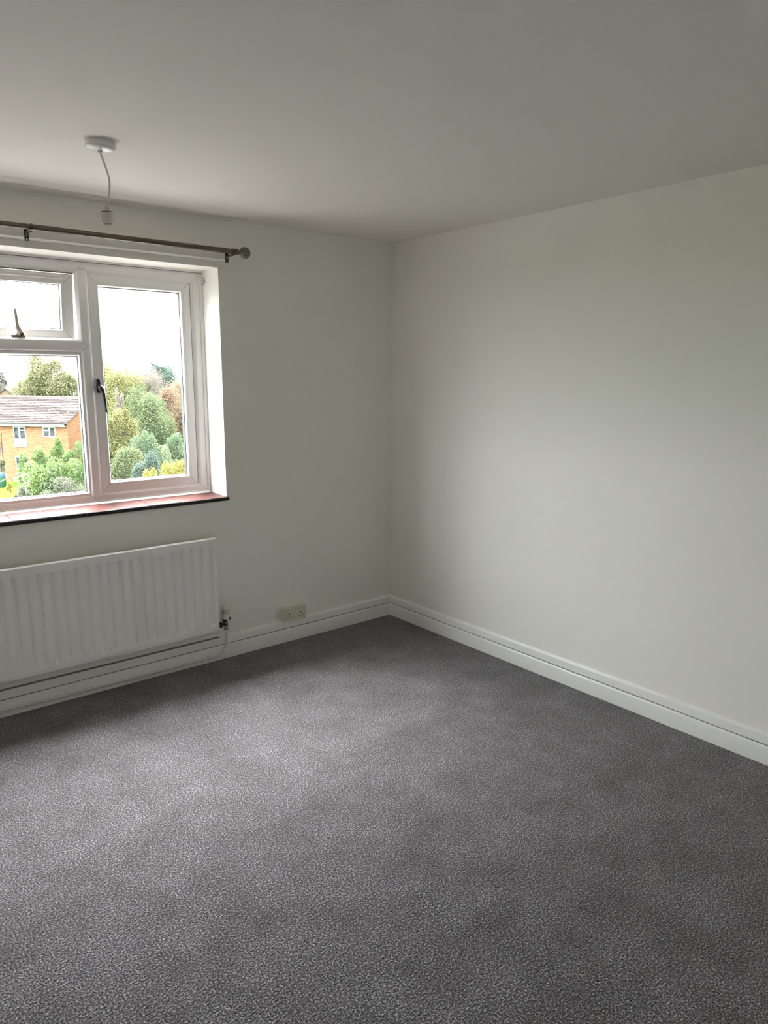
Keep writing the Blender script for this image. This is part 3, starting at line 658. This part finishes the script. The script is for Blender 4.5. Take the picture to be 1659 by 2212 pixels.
def hwindow(pl, pr_, pt, pb, bars, panel=None, shift=0):
    u1, zt = hpix(pl, pt); u0, _ = hpix(pr_, pt); zb = hpix((pl+pr_)/2, pb)[1]; u0 += shift; u1 += shift
    w = MB(); fw = .075
    w.ring((0, 1, 0, 1), [(0, 0)]) if False else None
    w.box(u0, u0+fw, -.05, .03, zb, zt); w.box(u1-fw, u1, -.05, .03, zb, zt); w.box(u0+fw, u1-fw, -.05, .03, zt-fw, zt); w.box(u0+fw, u1-fw, -.05, .03, zb, zb+fw)
    wo_ = w.build('window', 'hwhite', hs, smooth=0)
    MB().box(u0+fw, u1-fw, -.02, .01, zb+fw, zt-fw).build('pane', 'hglass', wo_, smooth=0)
    for k, a0, a1, v0, v1 in bars:
        ua, ub = u1+(u0-u1)*a0, u1+(u0-u1)*a1; va, vb = zt+(zb-zt)*v0, zt+(zb-zt)*v1
        MB().box(min(ua, ub), max(ua, ub), -.055, .02, vb, va).build('glazing_bar', 'hwhite', wo_, smooth=0)
    if panel:
        zp = hpix((pl+pr_)/2, panel)[1]
        MB().box(u0, u1, -.045, .02, zp, zb).build('infill_panel', 'hpanel', wo_, smooth=0)
hwindow(28.5, 55, 921, 949, [('v', .43, .54, 0, 1), ('h', .5, 1, .24, .32)], 966)
hwindow(92, 119.5, 921.5, 944, [('v', .48, .58, 0, 1), ('h', 0, .5, .30, .42)])
hwindow(33.5, 60, 985.5, 1013, [('v', .47, .58, 0, 1)])
hwindow(28.5, 55, 921, 949, [('v', .43, .54, 0, 1), ('h', .5, 1, .24, .32)], 966, shift=5.2)
hwindow(33.5, 60, 985.5, 1013, [('v', .47, .58, 0, 1)], shift=5.2)

# second house: only its gable shows over the ridge
g2 = tag(empty('gabled_house'), 'far tan gabled house peeping over the ridge of the brick house', 'house')
C2 = atD(11, 104, 838); zt2 = C2[2]; d2 = ray(11, 838); f2 = np.array([d2[0], d2[1], 0]); f2 /= np.linalg.norm(f2); r2 = np.array([f2[1], -f2[0], 0])
a2 = math.radians(20); rr2 = math.cos(a2)*r2-math.sin(a2)*f2; ff2 = math.sin(a2)*r2+math.cos(a2)*f2
g2.matrix_world = Matrix(((rr2[0], ff2[0], 0, C2[0]), (rr2[1], ff2[1], 0, C2[1]), (0, 0, 1, 0), (0, 0, 0, 1)))
MT['tan'] = mat('tan_render', (0.0840, 0.0630, 0.0420), .9, noise=(2, (0.0980, 0.0728, 0.0504), .3, .7), spec=0)
MB().extr_y([(-3.6, GZ), (3.6, GZ), (3.6, zt2-2.9), (0, zt2-.1), (-3.6, zt2-2.9)], 0, 9).build('wall', 'tan', g2, smooth=0)
for s in (-1, 1):
    MB().extr_y([(0, zt2+.05), (s*3.9, zt2-3.05), (s*3.9, zt2-3.25), (0, zt2-.15)], -.2, 9.2).build('roof_slope', 'roof', g2, smooth=0)

# garden things near the brick house
wt = tag(empty('water_butt'), 'green drum with a blue lid standing on the lawn', 'drum')
B0 = groundpt(-2, 1052); wt.location = B0
MT['drum'] = mat('green_drum', (0.0182, 0.0504, 0.0280), .5, spec=.05); MT['lid'] = mat('blue_lid', (0.0168, 0.0462, 0.1260), .5, spec=.05)
hb = .90
MB().lathe([(0, 0), (.50, 0), (.54, .1), (.56, .5), (.54, hb-.05), (.52, hb), (0, hb)], (0, 0, 0), 'z', 24, cap=False).build('drum', 'drum', wt)
MB().lathe([(0, hb+.22), (.40, hb+.2), (.52, hb+.08), (.54, hb-.02), (0, hb-.02)], (0, 0, 0), 'z', 24, cap=False).build('lid', 'lid', wt)
po_ = tag(empty('clothes_pole'), 'thin dark pole with a slanting stay before the brick house', 'pole')
P0 = atD(3, 62, 1000)
def pz(px, py, D): q = atD(px, D, py); return q
MB().tube([pz(2.6, 935, 62), pz(3, 952, 62), pz(9.5, 1020, 62), pz(10.5, 1040, 62)], .035, 6).build('pole', 'gutter', po_)
MB().tube([pz(2.8, 948, 62), pz(-6, 1040, 62)], .022, 6).build('stay', 'gutter', po_)
for o_, pyb in ((po_, 0),): pass

# ---------------------------------------------------------------- trees and shrubs
NPR = np.random.default_rng(7)
def leaves_mesh(name, C, Nrm, size, m, parent, aspect=.6):
    n = len(C)
    d = NPR.normal(size=(n, 3)); d /= np.linalg.norm(d, axis=1)[:, None]
    Nn = Nrm*.6+d; Nn /= np.linalg.norm(Nn, axis=1)[:, None]
    r = NPR.normal(size=(n, 3)); A = np.cross(Nn, r); A /= np.linalg.norm(A, axis=1)[:, None]; B = np.cross(Nn, A)
    s = (size*NPR.uniform(.6, 1.4, n))[:, None]
    A = A*s*.5; B = B*s*.5*aspect
    v = np.stack([C-A, C-B*1.0+A*.1, C+A, C+B*1.0+A*.1], 1).reshape(-1, 3)
    me = bpy.data.meshes.new(name); me.vertices.add(4*n); me.vertices.foreach_set('co', v.ravel())
    me.loops.add(4*n); me.loops.foreach_set('vertex_index', np.arange(4*n)); me.polygons.add(n); me.polygons.foreach_set('loop_start', np.arange(n)*4); me.polygons.foreach_set('loop_total', np.full(n, 4))
    me.update(); me.validate(); me.materials.append(m)
    o = bpy.data.objects.new(name, me); col.objects.link(o); o.parent = parent; o['kind'] = 'stuff'
    return o
MT['bark'] = mat('tree_bark', (0.0420, 0.0350, 0.0280), .9, spec=0); MT['pale_bark'] = mat('pale_birch_bark', (.09, .087, .082), .8, spec=0)
def tree(name, label, cat, px, ptop, pbot, hw, D, leaf, n, size, group=None, blobs=14, bark='bark', trunk=True, flat=.85, seed=0, fill=.45, aspect=.6, bs=1.0):
    """a broad-leaved tree or bush: crown between picture rows ptop and pbot at distance D, half width hw pixels"""
    g = np.random.default_rng(seed+100)
    root = tag(empty(name), label, cat, group)
    T = atD(px, D, ptop); Bt = atD(px, D, pbot); sc_ = np.linalg.norm(atD(px+1, D, ptop)-T)
    rx = hw*sc_; zc = (T[2]+Bt[2])/2; rz = (T[2]-Bt[2])/2
    root.location = (T[0], T[1], GZ)
    C = []; Nn = []
    bl = []
    for i in range(blobs):
        for _ in range(50):
            p = g.uniform(-1, 1, 3)
            if np.linalg.norm(p) < .88: break
        br_ = bs*g.uniform(.16, .40)*(1-.2*max(p[2], 0))
        bl.append((p, br_))
    per = n//blobs
    for p, br_ in bl:
        q = g.normal(size=(per, 3)); q /= np.linalg.norm(q, axis=1)[:, None]
        rad = br_*(fill+(1-fill)*g.random(per)**.5)*(1+.34*np.abs(g.normal(size=per))*g.choice([-1, .55, 1], per))
        c = p[None]+q*rad[:, None]
        C.append(c); Nn.append(q)
    C = np.concatenate(C); Nn = np.concatenate(Nn)
    C[:, 2] -= max(0, np.percentile(C[:, 2], 99.7)-1.0)
    C = C*np.array([rx, rx*flat, rz]) + np.array([0, 0, zc-GZ])
    C[:, 2] = np.maximum(C[:, 2], .05)
    leaves_mesh('foliage', C, Nn, size, leaf, root, aspect)
    if trunk:
        tb = MB(); zt_ = zc-GZ+rz*.5; r0 = max(.09, rx*.045)
        tb.tube(smoothpts([(0, 0, -.05), (rx*.03, 0, zt_*.4), (-rx*.03, rx*.02, zt_*.75), (0, 0, zt_)], 4), [r0]*4+[r0*.8]*4+[r0*.5]*4+[r0*.3], 8)
        for k in range(9):
            a = g.uniform(0, 6.28); z_ = zc-GZ+rz*g.uniform(-.6, .4); l = rx*g.uniform(.5, .85)
            tb.tube([(0, 0, z_-.12*rz), (l*.5*math.cos(a), l*.5*math.sin(a)*flat, z_+.12*rz), (l*math.cos(a), l*math.sin(a)*flat, z_+.35*rz)], [r0*.35, r0*.22, r0*.08], 6)
        tb.build('trunk', bark, root, smooth=60)
    return root
def conifer(name, label, cat, px, ptop, hw, D, leaf, n, size, group=None, seed=0, spires=7):
    """feathery cypress clump: upright sprays on several spires"""
    g = np.random.default_rng(seed+500); root = tag(empty(name), label, cat, group)
    T = atD(px, D, ptop); sc_ = np.linalg.norm(atD(px+1, D, ptop)-T); rx = hw*sc_; Ht = T[2]-GZ
    root.location = (T[0], T[1], GZ)
    V_ = []
    st = MB()
    for s in range(spires):
        cx_, cy_ = (g.uniform(-.75, .75)*rx, g.uniform(-.25, .25)*rx) if s else (0, 0); hh = Ht*(1 if s == 0 else g.uniform(.62, .97)); w_ = rx*g.uniform(.48, .78)
        m_ = n//spires
        t_ = 1-g.random(m_)**.75; a = g.uniform(0, 6.283, m_); r_ = w_*(1-t_)**.4*np.sqrt(g.uniform(.35, 1, m_))
        c = np.stack([cx_+r_*np.cos(a), cy_+r_*np.sin(a), t_*hh*.98+.05], 1)
        d = np.stack([np.cos(a)*.75, np.sin(a)*.75, np.full(m_, .85)], 1)+g.normal(size=(m_, 3))*.5; d /= np.linalg.norm(d, axis=1)[:, None]
        w = np.cross(d, g.normal(size=(m_, 3))); w /= np.linalg.norm(w, axis=1)[:, None]
        L_ = (size*g.uniform(.6, 1.5, m_))[:, None]
        V_.append(np.stack([c-d*L_*.5, c-w*L_*.16, c+d*L_*.6, c+w*L_*.16], 1).reshape(-1, 3))
        st.tube([(cx_*.3, cy_*.3, -.05), (cx_, cy_, hh*.3), (cx_, cy_, hh*.9)], [.09, .07, .02], 6)
    v = np.concatenate(V_); N_ = len(v)//4
    me = bpy.data.meshes.new('foliage'); me.vertices.add(4*N_); me.vertices.foreach_set('co', v.ravel()); me.loops.add(4*N_); me.loops.foreach_set('vertex_index', np.arange(4*N_))
    me.polygons.add(N_); me.polygons.foreach_set('loop_start', np.arange(N_)*4); me.polygons.foreach_set('loop_total', np.full(N_, 4)); me.update(); me.validate(); me.materials.append(leaf)
    o = bpy.data.objects.new('foliage', me); col.objects.link(o); o.parent = root; o['kind'] = 'stuff'
    st.build('stem', 'bark', root, smooth=60)
    return root
LM = {}
LM['pale'] = leafmat('pale_yellow_green_leaves', [(.17, .17, .075), (.25, .28, .12), (.33, .36, .16), (.39, .40, .20), (.44, .31, .15)])
LM['yellowgreen'] = leafmat('yellow_green_leaves', [(.12, .16, .075), (.21, .25, .09), (.30, .32, .10), (.38, .37, .11), (.44, .37, .13)])
LM['midgreen'] = leafmat('mid_green_leaves', [(.10, .16, .10), (.17, .25, .12), (.24, .31, .13), (.31, .35, .14)])
LM['teal'] = leafmat('dark_bluish_leaves', [(.08, .14, .125), (.13, .21, .175), (.19, .27, .21)])
LM['russet'] = leafmat('russet_leaves', [(.22, .16, .12), (.33, .21, .15), (.44, .25, .16), (.42, .33, .23), (.27, .26, .15)])
LM['bare'] = leafmat('grey_pink_thin_leaves', [(.25, .22, .20), (.32, .28, .25), (.38, .31, .27), (.34, .33, .25)])
LM['orange'] = leafmat('yellow_orange_leaves', [(.27, .26, .14), (.37, .33, .15), (.47, .35, .16), (.33, .34, .18)])
LM['bright'] = leafmat('bright_green_sprays', [(.09, .18, .075), (.15, .28, .08), (.21, .36, .09), (.30, .41, .13)])
LM['cypress'] = leafmat('cool_green_sprays', [(.09, .18, .12), (.15, .26, .14), (.21, .31, .16), (.30, .36, .19)])
LM['yellow'] = leafmat('bright_yellow_leaves', [(.34, .34, .055), (.46, .44, .055), (.54, .48, .065), (.40, .42, .10)])
LM['scrub'] = leafmat('grey_green_scrub', [(.13, .16, .11), (.20, .24, .15), (.29, .31, .22), (.40, .40, .32)])
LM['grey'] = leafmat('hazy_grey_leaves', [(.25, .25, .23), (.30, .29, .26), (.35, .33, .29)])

# behind the brick house
tree('birch_tree', 'big pale yellow-green tree rising behind the brick house roof', 'tree', 94, 762, 905, 80, 84, LM['pale'], 78000, .136, seed=1, blobs=40, flat=.6)
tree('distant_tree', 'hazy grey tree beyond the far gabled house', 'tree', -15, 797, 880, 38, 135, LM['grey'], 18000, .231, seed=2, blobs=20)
tree('distant_tree', 'hazy orange-tinted tree beside the big pale tree', 'tree', 184, 800, 900, 26, 118, LM['orange'], 13500, .204, seed=3)
# tree line beyond the casement
tree('autumn_tree', 'yellow-orange tree on the skyline beside the bare grey-pink tree', 'tree', 236, 782, 900, 46, 108, LM['orange'], 33000, .177, seed=4, blobs=26)
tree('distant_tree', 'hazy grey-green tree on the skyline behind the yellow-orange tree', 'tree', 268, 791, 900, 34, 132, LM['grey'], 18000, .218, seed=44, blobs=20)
tree('bare_tree', 'thin grey-pink half-bare tree on the skyline', 'tree', 303, 786, 900, 48, 96, LM['bare'], 48000, .116, seed=5, aspect=.3, blobs=34, bs=1.2)
tree('oak_tree', 'round dark bluish-green tree standing tallest on the skyline', 'tree', 346, 781, 900, 42, 112, LM['teal'], 51000, .163, seed=61, blobs=40, bs=1.45)
tree('distant_tree', 'pale green tree on the skyline next to the russet tree', 'tree', 394, 794, 920, 28, 101, LM['pale'], 21000, .177, seed=7, blobs=18)
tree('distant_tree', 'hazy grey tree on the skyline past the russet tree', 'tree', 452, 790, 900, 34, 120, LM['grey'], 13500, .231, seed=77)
# middle ground
tree('garden_tree', 'tall yellow-green tree with a loose crown behind the garden shrubs', 'tree', 262, 804, 1010, 72, 64, LM['yellowgreen'], 99000, .102, seed=8, blobs=44, flat=.7)
tree('garden_tree', 'broad green tree with a loose crown in front of the russet tree', 'tree', 320, 832, 1040, 64, 55.5, LM['midgreen'], 96000, .095, seed=9, blobs=46, flat=.7)
tree('russet_tree', 'russet and orange tree beside the broad green tree', 'tree', 392, 806, 1030, 66, 70, LM['russet'], 78000, .102, seed=10, blobs=40, aspect=.45, flat=.6)
tree('silver_birch', 'slender whitish birch with thin leaves inside the garden thicket', 'tree', 257, 832, 920, 11, 51.6, LM['bare'], 6300, .075, seed=11, blobs=12, bark='pale_bark', aspect=.3)
tree('hawthorn_bush', 'dark green bush at the foot of the yellow-green tree', 'bush', 226, 895, 1050, 42, 58.6, LM['teal'], 36000, .102, seed=12, flat=.4, blobs=24)
tree('hawthorn_bush', 'yellowish leafy bush between the dark bush and the broad green tree', 'bush', 262, 872, 1020, 36, 49.6, LM['yellowgreen'], 39000, .095, seed=13, flat=.35, blobs=26)
# front row of conifers and shrubs
conifer('cypress', 'yellow-tipped feathery cypress beside the dark green bush', 'conifer', 222, 936, 22, 50.0, LM['bright'], 13500, .204, seed=1)
conifer('cypress', 'arching cool green cypress in the middle of the shrub row', 'conifer', 312, 928, 56, 46.2, LM['cypress'], 51000, .163, seed=2, spires=16)
conifer('cypress', 'cool green cypress with upright tips beyond the yellow bush', 'conifer', 382, 932, 46, 50.3, LM['cypress'], 36000, .163, seed=3, spires=13)
tree('laurel_bush', 'dense mid-green leafy bush below the cypress row', 'bush', 260, 960, 1120, 58, 43.2, LM['midgreen'], 78000, .075, seed=14, trunk=False, flat=.4, blobs=36)
tree('laurel_bush', 'dark bluish leafy bush between the green bush and the yellow bush', 'bush', 304, 976, 1120, 44, 41, LM['teal'], 51000, .075, seed=15, trunk=False, flat=.35, blobs=28)
tree('golden_shrub', 'bright yellow shrub in front of the cypress row', 'shrub', 384, 980, 1120, 52, 39, LM['yellow'], 54000, .068, seed=16, trunk=False, flat=.35, blobs=34)
tree('golden_shrub', 'low bright yellow shrub spilling from the larger yellow shrub', 'shrub', 334, 1000, 1120, 28, 37, LM['yellow'], 22500, .068, seed=17, trunk=False, flat=.4, blobs=22)
# the row of trees goes on past the russet tree
for k, (px_, tp, hw_, D_) in enumerate(((470, 812, 60, 62), (560, 800, 66, 66), (650, 815, 60, 60), (745, 795, 70, 68), (850, 808, 70, 64), (960, 803, 64, 76), (1080, 806, 74, 63))):
    tree('row_tree', 'leafy tree in the long row past the russet tree', 'tree', px_, tp, 1060, hw_, D_, LM[('midgreen', 'yellowgreen', 'pale')[k % 3]], 9000, .30, group='trees in the long row past the russet tree', seed=200+k, blobs=26, flat=.6, bs=1.25)
# before the brick house
conifer('cypress', 'tall bright green cypress against the brick gable', 'conifer', 124, 944, 36, 54.6, LM['bright'], 25500, .177, seed=4, spires=9)
conifer('cypress', 'spreading bright green cypress under the brick house windows', 'conifer', 80, 964, 44, 50.9, LM['bright'], 30000, .177, seed=5, spires=12)
conifer('cypress', 'bright green cypress growing at the corner of the brick house', 'conifer', 168, 952, 38, 52.4, LM['bright'], 25500, .177, seed=6, spires=10)
conifer('cypress', 'lower spreading bright green cypress hiding the house foot', 'conifer', 116, 985, 74, 47.3, LM['bright'], 60000, .163, seed=7, spires=26)
tree('bramble', 'grey-green bramble scrub at the foot of the cypresses', 'bush', 136, 1032, 1140, 62, 43.6, LM['scrub'], 63000, .068, seed=18, trunk=False, blobs=40, flat=.4)
tree('bramble', 'small grey-green bramble at the edge of the lawn', 'bush', 50, 1050, 1120, 26, 43.4, LM['scrub'], 22500, .068, seed=19, trunk=False, blobs=20, flat=.5)
tree('yellow_bush', 'small yellow bush beside the green drum', 'bush', 19, 1036, 1066, 8, 56, LM['yellow'], 3600, .075, seed=20, trunk=False)
tree('climber', 'thin leafy climber at the foot of the dark pole', 'bush', 4, 990, 1030, 8, 61.5, LM['scrub'], 1500, .088, seed=21, trunk=False)

for nm, gr in (('cypress', 'cypresses in the gardens'), ('distant_tree', 'hazy trees on the skyline'), ('garden_tree', 'tall garden trees'), ('hawthorn_bush', 'bushes under the garden trees'),
               ('laurel_bush', 'leafy bushes below the cypress row'), ('golden_shrub', 'bright yellow shrubs'), ('bramble', 'bramble scrub before the cypresses')):
    for o in list(bpy.data.objects):
        if o.parent is None and o.name.split('.')[0] == nm: o['group'] = gr
